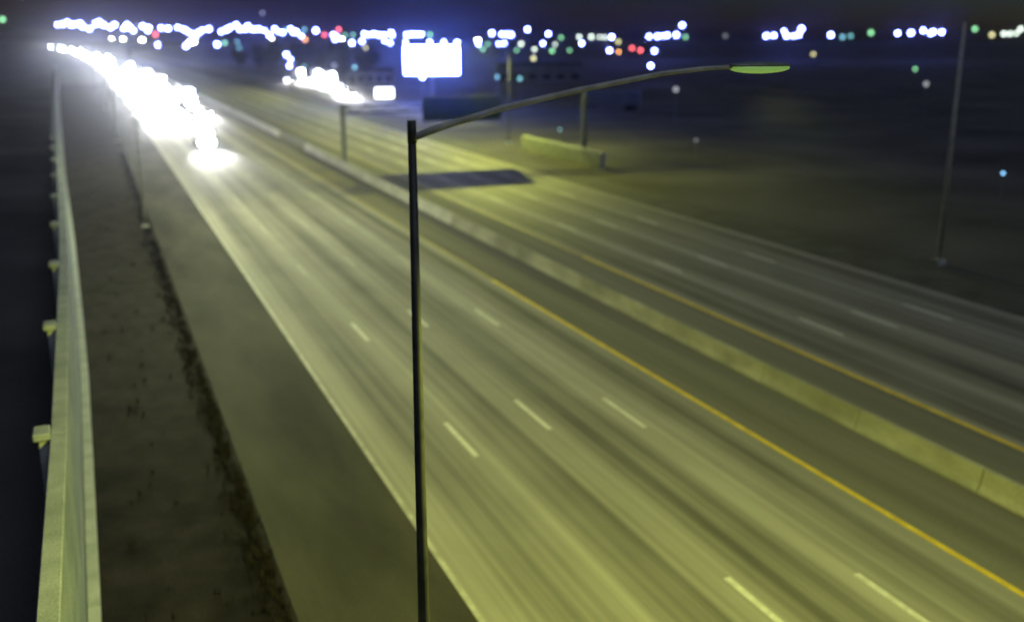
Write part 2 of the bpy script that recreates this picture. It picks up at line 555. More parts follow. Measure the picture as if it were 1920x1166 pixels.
lamp_post('street_lamp', (57.3, 137, 0), -1, 'bright lamp post behind the dark green overhead sign', True, 'lens_on', 7000.0 * 3.0, YG, 0.12)
for t_ in (215, 300):
    lamp_post('street_lamp', (56.0 + shift(t_), t_, 0), -1, 'lamp post on the far verge between the freeway and the ramp', True, 'lens_on', 7000.0 * 0.8, YG, 0.12,
              group='lamp posts by the ramp')

up = thing('utility_pole', 'tall thin grey pole standing alone on the dark right verge', 'pole', (53.7, 50.5, 0))
bm = bmesh.new()
add_tube(bm, [(0, 0, -0.3), (0, 0, 8), (0, 0, 16.4)], [0.17, 0.13, 0.09], 12)
finish(bm, 'shaft', M['pale_steel'], up, True)
bm = bmesh.new()
add_box(bm, (-0.35, -0.35, -0.3), (0.35, 0.35, 0.25), 0.04)
finish(bm, 'base', M['cap_concrete'], up)
bm = bmesh.new()
add_tube(bm, [(0, 0, 16.3), (0, 0, 16.55)], [0.13, 0.10], 12)
finish(bm, 'cap', M['steel'], up)

# ------------------------------------------------------------------ overhead sign bridge
sb = thing('sign_bridge', 'overhead steel sign bridge with a dark green sign spanning the far roadway', 'sign bridge', (0, 119.5, 0))
def column(x, y, z1, r):
    bm = bmesh.new()
    add_tube(bm, [(x, y, -0.2), (x, y, z1)], [r, r * 0.9], 12)
    add_box(bm, (x - 0.5, y - 0.5, -0.2), (x + 0.5, y + 0.5, 0.35), 0.05)
    return finish(bm, 'column', M['steel'], sb)
column(28.15, 0, 7.45, 0.33)
column(60.4, -0.75, 8.2, 0.2)
column(61.5, 0.75, 8.2, 0.2)
for y in (-0.45, 0.45):
    for z in (6.35, 7.25):
        bm = bmesh.new()
        add_tube(bm, [(27.8, y, z), (62.0, y, z)], 0.075, 8)
        finish(bm, 'chord', M['dark_steel'], sb)
bm = bmesh.new()
for k in range(22):
    x = 28.2 + k * 1.5
    for y in (-0.45, 0.45):
        add_tube(bm, [(x, y, 6.35 if k % 2 else 7.25), (x + 1.5, y, 7.25 if k % 2 else 6.35)], 0.035, 5)
    add_tube(bm, [(x, -0.45, 6.35), (x, 0.45, 7.25)], 0.03, 5)
br = finish(bm, 'bracing', M['dark_steel'], sb)
bm = bmesh.new()
add_box(bm, (38.2, -0.66, 5.15), (48.4, -0.60, 7.95))
sp_ = finish(bm, 'sign_panel', M['sign_green'], sb)
bm = bmesh.new()
for lo, hi in (((38.08, -0.67, 5.03), (48.52, -0.59, 5.145)), ((38.08, -0.67, 7.955), (48.52, -0.59, 8.07)),
               ((38.08, -0.67, 5.15), (38.195, -0.59, 7.95)), ((48.405, -0.67, 5.15), (48.52, -0.59, 7.95))):
    add_box(bm, lo, hi)
finish(bm, 'sign_frame', M['dark_steel'], sp_)
for x in (39.5, 43.3, 47.1):
    bm = bmesh.new()
    add_box(bm, (x - 0.06, -0.595, 5.1), (x + 0.06, -0.53, 8.0))
    finish(bm, 'hanger', M['dark_steel'], sb)

# ------------------------------------------------------------------ billboard
bb = thing('billboard', 'big glowing white billboard raised on a column beyond the ramp', 'billboard', (79.5, 240, 0), rz=math.radians(-20))
bm = bmesh.new(); add_box(bm, (-6.75, -0.25, 6.3), (6.75, -0.18, 13.1))
scr = finish(bm, 'screen', M['screen'], bb)
bm = bmesh.new()
for lo, hi in (((-6.95, -0.3, 6.1), (6.95, 0.3, 6.295)), ((-6.95, -0.3, 13.105), (6.95, 0.3, 13.3)), ((-6.95, -0.3, 6.3), (-6.755, 0.3, 13.1)), ((6.755, -0.3, 6.3), (6.95, 0.3, 13.1))):
    add_box(bm, lo, hi)
add_box(bm, (-6.75, -0.17, 6.3), (6.75, 0.28, 13.1))
finish(bm, 'frame', M['dark_steel'], bb)
bm = bmesh.new(); add_tube(bm, [(0, 0, -0.2), (0, 0, 6.1)], 0.55, 14)
finish(bm, 'column', M['steel'], bb)
bm = bmesh.new(); add_box(bm, (-6.9, -1.3, 5.75), (6.9, -0.32, 5.83))
for k in range(8): add_box(bm, (-6.8 + k * 1.94, -1.3, 5.83), (-6.76 + k * 1.94, -1.26, 6.25))
finish(bm, 'catwalk', M['steel'], bb)

cs = thing('lit_sign', 'low white glowing sign box beyond the ramp left of the billboard', 'sign', (67.4, 241, 0), rz=math.radians(-16))
bm = bmesh.new(); add_box(bm, (-2.2, -0.22, 0.7), (2.2, -0.2, 3.1)); finish(bm, 'face', M['cabinet'], cs)
bm = bmesh.new(); add_box(bm, (-2.3, -0.19, 0.6), (2.3, 0.25, 3.2), 0.04); finish(bm, 'cabinet', M['dark_steel'], cs)
for x in (-1.6, 1.6):
    bm = bmesh.new(); add_box(bm, (x - 0.1, -0.1, -0.2), (x + 0.1, 0.1, 0.6)); finish(bm, 'leg', M['dark_steel'], cs)

# ------------------------------------------------------------------ parked trailer and far buildings
tr = thing('box_trailer', 'long bluish box trailer parked in the dark right of the sign bridge', 'trailer', (104.6, 192, 0), rz=math.radians(-37))
bm = bmesh.new(); add_box(bm, (-6.0, -1.25, 1.15), (6.0, 1.25, 4.0), 0.05); body_ = finish(bm, 'box', M['trailer'], tr)
bm = bmesh.new()
for k in range(12): add_box(bm, (-5.75 + k * 1.04, -1.275, 1.2), (-5.70 + k * 1.04, -1.252, 3.95))
finish(bm, 'side_ribs', M['trailer'], body_)
bm = bmesh.new(); add_box(bm, (-5.9, -0.5, 0.9), (5.9, 0.5, 1.148)); finish(bm, 'chassis', M['trim'], tr)
for x in (3.4, 4.6):
    for y in (-1.0, 1.0):
        bm = bmesh.new(); add_tube(bm, [(x, y - 0.14, 0.5), (x, y + 0.14, 0.5)], 0.5, 16); finish(bm, 'wheel', M['tyre'], tr)
for y in (-0.7, 0.7):
    bm = bmesh.new(); add_box(bm, (-3.8, y - 0.06, 0), (-3.68, y + 0.06, 0.9)); finish(bm, 'landing_leg', M['dark_steel'], tr)

def building(loc, w, d, h, label, rz, nwin):
    b = thing('building', label, 'building', loc, rz=rz)
    bm = bmesh.new(); add_box(bm, (-w / 2, -d / 2, -0.2), (w / 2, d / 2, h)); finish(bm, 'wall', M['building'], b)
    bm = bmesh.new(); add_box(bm, (-w / 2 - 0.2, -d / 2 - 0.2, h + 0.002), (w / 2 + 0.2, d / 2 + 0.2, h + 0.5)); finish(bm, 'roof', M['roof'], b)
    for k in range(nwin):
        x = -w / 2 + (k + 0.5) * w / nwin
        bm = bmesh.new(); add_box(bm, (x - w / nwin * 0.3, -d / 2 - 0.05, 1.0), (x + w / nwin * 0.3, -d / 2 - 0.004, 2.6)); finish(bm, 'window', M['glass'], b)
    bm = bmesh.new(); add_box(bm, (-w / 2 + 1, -d / 2 - 0.06, 0), (-w / 2 + 2.1, -d / 2 - 0.004, 2.2)); finish(bm, 'door', M['trim'], b)
building((88, 332, 0), 15, 9, 4.6, 'low grey building between the ramp headlights and the billboard', math.radians(-14), 5)
building((150, 330, 0), 30, 14, 6.0, 'long low dark building under the red lights', math.radians(-25), 6)

# ------------------------------------------------------------------ trees
def tree(loc, h, r, label, seed, group):
    q = random.Random(seed)
    t = thing('tree', label, 'tree', loc, group)
    bm = bmesh.new()
    add_tube(bm, [(0, 0, -0.3), (0.1, 0, h * 0.3), (0.0, 0.1, h * 0.62)], [h * 0.028, h * 0.02, h * 0.01], 7)
    for k in range(5):
        an = q.uniform(0, 6.28)
        z0 = h * q.uniform(0.25, 0.5)
        add_tube(bm, [(0, 0, z0), (math.cos(an) * r * 0.6, math.sin(an) * r * 0.6, z0 + h * 0.25)], [h * 0.011, h * 0.004], 5)
    finish(bm, 'trunk', M['bark'], t)
    bm = bmesh.new()
    cl = [(q.uniform(-0.6, 0.6) * r, q.uniform(-0.6, 0.6) * r, h * q.uniform(0.35, 0.9), r * q.uniform(0.3, 0.55)) for _ in range(14)]
    for cx, cy_, cz, cr in cl:
        for _ in range(70):
            d = Vector((q.gauss(0, 1), q.gauss(0, 1), q.gauss(0, 1))).normalized() * cr * q.uniform(0.5, 1.05)
            c = Vector((cx, cy_, cz)) + d
            s = q.uniform(0.25, 0.55)
            u = Vector((q.gauss(0, 1), q.gauss(0, 1), q.gauss(0, 1))).normalized()
            w = u.orthogonal().normalized() * s * 0.6
            u = u * s
            bm.faces.new([bm.verts.new(c - u), bm.verts.new(c + w), bm.verts.new(c + u), bm.verts.new(c - w)])
    finish(bm, 'crown', M['leaf'], t)
    return t
TG = 'dark trees between the ramp and the billboard'
tspots = [(62, 455, 10), (68, 440, 12), (75, 452, 11), (84, 430, 12), (90, 415, 10), (96, 405, 12), (101, 390, 9), (80, 470, 13), (107, 400, 10)]
base_trees = [tree((62, 455, 0), 10, 4.5, 'dark leafy tree in the unlit clump left of the billboard', 3, TG),
              tree((68, 440, 0), 12, 5.0, 'dark leafy tree in the unlit clump left of the billboard', 4, TG)]
for i, (x, y, h) in enumerate(tspots[2:]):
    o = copy_tree(base_trees[i % 2])
    o.location = (x, y, 0)
    o.rotation_euler = (0, 0, i * 1.3)
    o.scale = (h / 11,) * 3
for i, (x, y) in enumerate(((-24, 92), (-31, 118), (-27, 150))):
    o = copy_tree(base_trees[i % 2])
    o.location = (x, y, 0); o.rotation_euler = (0, 0, 2 + i); o.scale = (0.62,) * 3
    tag(o, 'dark tree standing in the blackness behind the sound wall', 'tree', 'trees behind the sound wall')

# ------------------------------------------------------------------ dry weeds along the shoulder edge
bm = bmesh.new()
q = random.Random(8)
for _ in range(1500):
    t = 14 + 130 * q.random() ** 1.4
    a = 3.7 - abs(q.gauss(0, 0.35)) if q.random() < 0.93 else q.uniform(-0.6, 3.6)
    h = q.uniform(0.08, 0.34)
    for k in range(7):
        an = q.uniform(0, 6.28); w = 0.02; ln = h * q.uniform(0.3, 0.9)
        x, y = a + q.gauss(0, 0.06), t + q.gauss(0, 0.06)
        dx, dy = math.cos(an), math.sin(an)
        bm.faces.new([bm.verts.new((x - dy * w, y + dx * w, -0.08)), bm.verts.new((x + dy * w, y - dx * w, -0.08)), bm.verts.new((x + dx * ln, y + dy * ln, h))])
wd = finish(bm, 'dry_weeds', M['weed'])
wd['kind'] = 'stuff'; wd['label'] = 'sparse dry weeds along the edge of the shoulder'; wd['category'] = 'weeds'

# ------------------------------------------------------------------ cars
def beam(par, x, y, z, power=1.0):
    ld = bpy.data.lights.new('headlight_beam', 'SPOT')
    ld.energy = 38000.0 * power
    ld.spot_size = math.radians(36); ld.spot_blend = 1.0
    ld.color = (1.0, 0.98, 0.95)
    ld.shadow_soft_size = 0.1
    lo_ = bpy.data.objects.new('headlight_beam', ld)
    COL.objects.link(lo_); lo_.parent = par
    lo_.location = (x, y, z)
    lo_.rotation_euler = (math.radians(-90 + 12.3), 0, 0)   # aims along -y, a little down

def make_truck(paint, box=True):
    """long-nosed highway tractor with a box trailer and added lamps and bars that fill out the glare, nose towards -y"""
    r = thing('semi_truck' if box else 'truck_tractor', 'x', 'truck', (0, 0, 0))
    bm = bmesh.new()
    def ring(y, w, z0, z1, rnd_=0.12):
        return [bm.verts.new(p) for p in ((-w, y, z0), (w, y, z0), (w, y, z1 - rnd_), (w - rnd_, y, z1), (-w + rnd_, y, z1), (-w, y, z1 - rnd_))]
    R = [ring(-2.4, 0.72, 0.75, 1.72), ring(-2.2, 0.80, 0.72, 1.85), ring(-0.6, 0.95, 0.72, 2.02), ring(-0.5, 1.12, 0.72, 2.1), ring(0.1, 1.16, 0.72, 3.05, 0.2),
         ring(0.5, 1.18, 0.72, 3.5, 0.25), ring(2.4, 1.2, 0.72, 3.7, 0.2), ring(2.45, 1.1, 0.8, 3.6, 0.2)]
    for r0, r1 in zip(R, R[1:]):
        for k in range(6): bm.faces.new((r0[k], r0[(k + 1) % 6], r1[(k + 1) % 6], r1[k]))
    bm.faces.new(R[0]); bm.faces.new(R[-1][::-1])
    bmesh.ops.recalc_face_normals(bm, faces=bm.faces)
    finish(bm, 'cab', paint, r)
    for s in (-1, 1):
        bm = bmesh.new(); add_box(bm, (s * 0.78, -2.35, 0.62), (s * 1.2, -1.0, 1.22), 0.12); finish(bm, 'fender', paint, r)
        bm = bmesh.new()
        v = [bm.verts.new(p) for p in ((s * 0.05, -0.52, 2.14), (s * 1.0, -0.52, 2.14), (s * 0.98, 0.06, 3.0), (s * 0.05, 0.06, 3.0))]
        bm.faces.new(v)
        bmesh.ops.solidify(bm, geom=bm.faces[:], thickness=0.03)
        finish(bm, 'windscreen', M['glass'], r)
        bm = bmesh.new(); add_box(bm, (s * 1.185, 0.35, 2.05), (s * 1.215, 1.25, 2.9)); finish(bm, 'side_window', M['glass'], r)
        bm = bmesh.new(); add_tube(bm, [(s * 1.05, 2.62, 0.9), (s * 1.05, 2.62, 4.1)], 0.09, 8); finish(bm, 'exhaust_stack', M['rim'], r)
        bm = bmesh.new(); add_box(bm, (s * 1.22, -0.35, 2.2), (s * 1.5, -0.25, 2.85), 0.03); finish(bm, 'mirror', M['trim'], r)
        for nm, x, y, z, rad in (('headlight', 0.98, -2.37, 0.98, 0.17), ('added_fog_lamp', 0.72, -2.62, 0.56, 0.12), ('added_driving_lamp', 0.45, -2.5, 1.5, 0.13), ('added_driving_lamp', 1.05, -0.62, 2.0, 0.12),  # all but the headlight added to fill out the glare
                                 ('added_roof_lamp', 0.3, -0.02, 3.18, 0.12), ('added_roof_lamp', 0.85, 0.3, 3.5, 0.12)):
            bm = bmesh.new(); add_sphere(bm, (s * x, y, z), rad, 10, 7, (1.1, 0.5, 1.0)); finish(bm, nm, M['headlight'], r, True)
        beam(r, s * 0.98, -2.5, 0.98, 1.3)
        for y in ((-1.7, 3.2, 4.5, 13.0, 14.3) if box else (-1.7, 3.2, 4.5)):
            bm = bmesh.new(); add_tube(bm, [(s * 0.85, y, 0.5), (s * 1.2, y, 0.5)], 0.5, 16); wh = finish(bm, 'wheel', M['tyre'], r)
            bm = bmesh.new(); add_tube(bm, [(s * 1.201, y, 0.5), (s * 1.22, y, 0.5)], 0.3, 10); finish(bm, 'rim', M['rim'], wh)
    for y, z, w, h in ((-2.68, 0.70, 1.05, 0.16), (-2.54, 1.30, 0.75, 0.24), (-0.72, 2.12, 1.0, 0.20), (-0.14, 3.08, 0.95, 0.20), (0.28, 3.62, 0.7, 0.14)):
        bm = bmesh.new(); add_box(bm, (-w, y - 0.05, z - h), (w, y + 0.05, z + h), 0.03); finish(bm, 'glare_bar', M['glare_bar'], r)  # added glowing bars, merge the front into one glare
    bm = bmesh.new(); add_box(bm, (-0.6, -2.46, 0.8), (0.6, -2.405, 1.65), 0.02); finish(bm, 'grille', M['rim'], r)
    bm = bmesh.new(); add_box(bm, (-1.2, -2.6, 0.42), (1.2, -2.36, 0.72), 0.05); finish(bm, 'bumper', M['rim'], r)
    bm = bmesh.new(); add_box(bm, (-0.45, -1.0, 0.55), (0.45, 15.0 if box else 5.2, 0.95)); finish(bm, 'chassis', M['trim'], r)
    if not box: return r
    bm = bmesh.new(); add_box(bm, (-1.28, 3.0, 1.15), (1.28, 15.6, 4.05), 0.05); finish(bm, 'trailer', PAINTS[0], r)
    return r

def make_car(kind, paint):
    """nose towards -y; built from lofted cross sections"""
    r = thing(kind, 'x', 'car', (0, 0, 0))
    L, W, H = {'sedan': (4.7, 1.82, 1.45), 'suv': (4.8, 1.92, 1.78), 'van': (5.6, 2.05, 2.45)}[kind]
    hood = {'sedan': 0.92, 'suv': 1.08, 'van': 1.15}[kind]
    ws0, ws1 = {'sedan': (-0.95, -0.15), 'suv': (-1.05, -0.35), 'van': (-1.75, -1.05)}[kind]
    re1, re0 = {'sedan': (1.15, 1.75), 'suv': (1.95, 2.25), 'van': (2.7, 2.78)}[kind]
    f, b = -L / 2, L / 2
    # lower body sections: (y, half width, z bottom, z top)
    secs = [(f, 0.74, 0.38, hood - 0.32), (f + 0.12, 0.88, 0.28, hood - 0.14), (f + 0.5, 0.97, 0.24, hood - 0.05), (ws0, 1.0, 0.22, hood + 0.02),
            (0.4, 1.0, 0.22, hood + 0.02), (re0, 0.98, 0.24, hood + 0.03), (b - 0.1, 0.92, 0.30, hood - 0.02), (b, 0.84, 0.40, hood - 0.14)]
    bm = bmesh.new(); rings = []
    for y, wf, z0, z1 in secs:
        w = W / 2 * wf
        prof = [(-w * 0.93, z0), (-w, z0 + 0.18), (-w, z1 - 0.16), (-w * 0.9, z1), (w * 0.9, z1), (w, z1 - 0.16), (w, z0 + 0.18), (w * 0.93, z0)]
        rings.append([bm.verts.new((x, y, z)) for x, z in prof])
    for r0, r1 in zip(rings, rings[1:]):
        for k in range(8): bm.faces.new((r0[k], r0[(k + 1) % 8], r1[(k + 1) % 8], r1[k]))
    bm.faces.new(rings[0]); bm.faces.new(rings[-1][::-1])
    # greenhouse
    zt = H - 0.03
    g0 = [(-W * 0.45, ws0, hood), (W * 0.45, ws0, hood), (W * 0.45, re0, hood), (-W * 0.45, re0, hood)]
    g1 = [(-W * 0.36, ws1, zt), (W * 0.36, ws1, zt), (W * 0.36, re1, zt), (-W * 0.36, re1, zt)]
    v0 = [bm.verts.new(p) for p in g0]; v1 = [bm.verts.new(p) for p in g1]
    for k in range(4): bm.faces.new((v0[k], v0[(k + 1) % 4], v1[(k + 1) % 4], v1[k]))
    bm.faces.new(v1)
    bmesh.ops.recalc_face_normals(bm, faces=bm.faces)
    finish(bm, 'body', paint, r)
    def quad(name, a, b_, c, d, off, mat, lo=0.1, hi=0.9, s0=0.06, s1=0.94):
        A, B, C_, D = map(Vector, (a, b_, c, d))
        nrm = (B - A).cross(D - A).normalized()
        def P(u, v): return (A.lerp(B, u)).lerp(D.lerp(C_, u), v) + nrm * off
        bm = bmesh.new()
        p = [P(s0, lo), P(s1, lo), P(s1, hi), P(s0, hi)]
        va = [bm.verts.new(x) for x in p]; vb = [bm.verts.new(x - nrm * abs(off) * 0.9) for x in p]
        bm.faces.new(va); bm.faces.new(vb[::-1])
        for k in range(4): bm.faces.new((va[k], vb[k], vb[(k + 1) % 4], va[(k + 1) % 4]))
        bmesh.ops.recalc_face_normals(bm, faces=bm.faces)
        return finish(bm, name, mat, r)
    quad('windscreen', g0[0], g0[1], g1[1], g1[0], 0.012, M['glass'])
    quad('rear_window', g0[2], g0[3], g1[3], g1[2], 0.012, M['glass'])
    quad('side_window', g0[1], g0[2], g1[2], g1[1], 0.012, M['glass'])
    quad('side_window', g0[3], g0[0], g1[0], g1[3], 0.012, M['glass'])
    bm = bmesh.new(); add_box(bm, (-0.5, f - 0.015, 0.45), (0.5, f + 0.03, hood - 0.38)); finish(bm, 'grille', M['trim'], r)
    bm = bmesh.new(); add_box(bm, (-W * 0.46, f - 0.03, 0.27), (W * 0.46, f + 0.16, 0.43), 0.03); finish(bm, 'bumper', M['trim'], r)
    wr = 0.33 if kind == 'sedan' else 0.38
    for y in (f + 0.95, b - 1.0):
        for s in (-1, 1):
            bm = bmesh.new(); add_tube(bm, [(s * (W / 2 - 0.2), y, wr), (s * (W / 2 + 0.015), y, wr)], wr, 18)
            wh = finish(bm, 'wheel', M['tyre'], r)
            bm = bmesh.new(); add_tube(bm, [(s * (W / 2 + 0.016), y, wr), (s * (W / 2 + 0.03), y, wr)], wr * 0.62, 12)
            finish(bm, 'rim', M['rim'], wh)
    for s in (-1, 1):
        bm = bmesh.new(); add_box(bm, (s * W * 0.46, ws0 + 0.3, hood + 0.05), (s * (W * 0.46 + 0.24), ws0 + 0.42, hood + 0.22), 0.03); finish(bm, 'mirror', M['trim'], r)
        bm = bmesh.new(); add_sphere(bm, (s * W * 0.36, f + 0.0, hood - 0.30), 0.15, 12, 8, (1.25, 0.5, 0.85)); hl = finish(bm, 'headlight', M['headlight'], r, True)
        beam(r, s * W * 0.36, f - 0.12, hood - 0.30)
    return r

protos = [make_car('sedan', PAINTS[1]), make_car('suv', PAINTS[2]), make_car('sedan', PAINTS[3]), make_car('van', PAINTS[0]), make_car('suv', PAINTS[5]), make_car('sedan', PAINTS[4]), make_truck(PAINTS[3]), make_truck(PAINTS[0], False)]
LN = (10.3, 14.0, 17.7, 21.3)
cars = [  # kind, lane, t
    (7, 1.2, 148), (1, 2, 216),
    (2, 0, 196), (6, 1, 202), (4, 2, 199), (5, 3, 208), (0, 1, 226), (1, 2, 231), (6, 3, 240), (4, 0, 229), (5, 1, 256), (6, 2, 264), (1, 0, 268), (3, 3, 274),
    (0, 1, 298), (6, 2, 306), (2, 0, 318), (6, 3, 322), (5, 1, 346), (6, 0, 362), (4, 2, 366), (6, 3, 380), (6, 1, 400), (3, 0, 420), (6, 2, 436), (1, 1, 448), (6, 0, 470),
    (6, 3, 486), (6, 1, 520), (2, 2, 530), (6, 0, 570), (6, 2, 590), (6, 1, 640), (6, 0, 690), (6, 3, 700), (6, 2, 770), (6, 0, 800), (6, 1, 880), (6, 0, 960), (6, 2, 1040), (6, 1, 1150), (6, 0, 1260), (6, 1, 1400), (6, 0, 1560)]
GLARE = 'oncoming vehicles merged in white headlight glare'
used = set()
def put_car(k, x, y, label, group=None, rz=0.0):
    o = protos[k] if k not in used else copy_tree(protos[k])
    used.add(k)
    o.location = (x, y, 0.0)
    o.rotation_euler = (0, 0, rz)
    o['label'] = label
    o['category'] = 'truck' if k >= 6 else ('van' if k == 3 else 'car')
    if group: o['group'] = group
    elif 'group' in o: del o['group']
    return o
for i, (k, ln, t) in enumerate(cars):
    if i == 0: lab, g = 'nearest oncoming truck, blazing white with added glare lamps in front of all other traffic', None
    elif i == 1: lab, g = 'oncoming vehicle just behind and beside the nearest glaring one', None
    else: lab, g = 'oncoming vehicle lost in the long white glare of headlights on the left roadway', GLARE
    put_car(k, LN[0] + ln * 3.67 + shift(t), t, lab, g, math.atan2(max(0, t - 180) * 2 / 36000.0, 1.0))
RP = [(66.6, 366), (72.0, 368.1), (74.7, 363), (75.3, 354), (75.7, 344), (74.9, 331), (72.4, 313.7), (69.2, 293.0), (66.1, 275.0), (63.2, 259.0),
      (69.0, 318), (67.4, 300.1), (63.8, 279.0), (61.0, 262.4), (68.5, 340), (69.0, 352)]
ramp_cars = [((0, 6, 1, 6, 1, 6, 3, 2, 0, 1, 6, 5, 2, 4, 1, 3)[i], x, y, 0.02 * (i % 3) - 0.1) for i, (x, y) in enumerate(RP)]
for k, x, y, rz in ramp_cars:
    put_car(k, x, y, 'vehicle with blazing headlights coming down the curved ramp', 'vehicles on the ramp', rz)

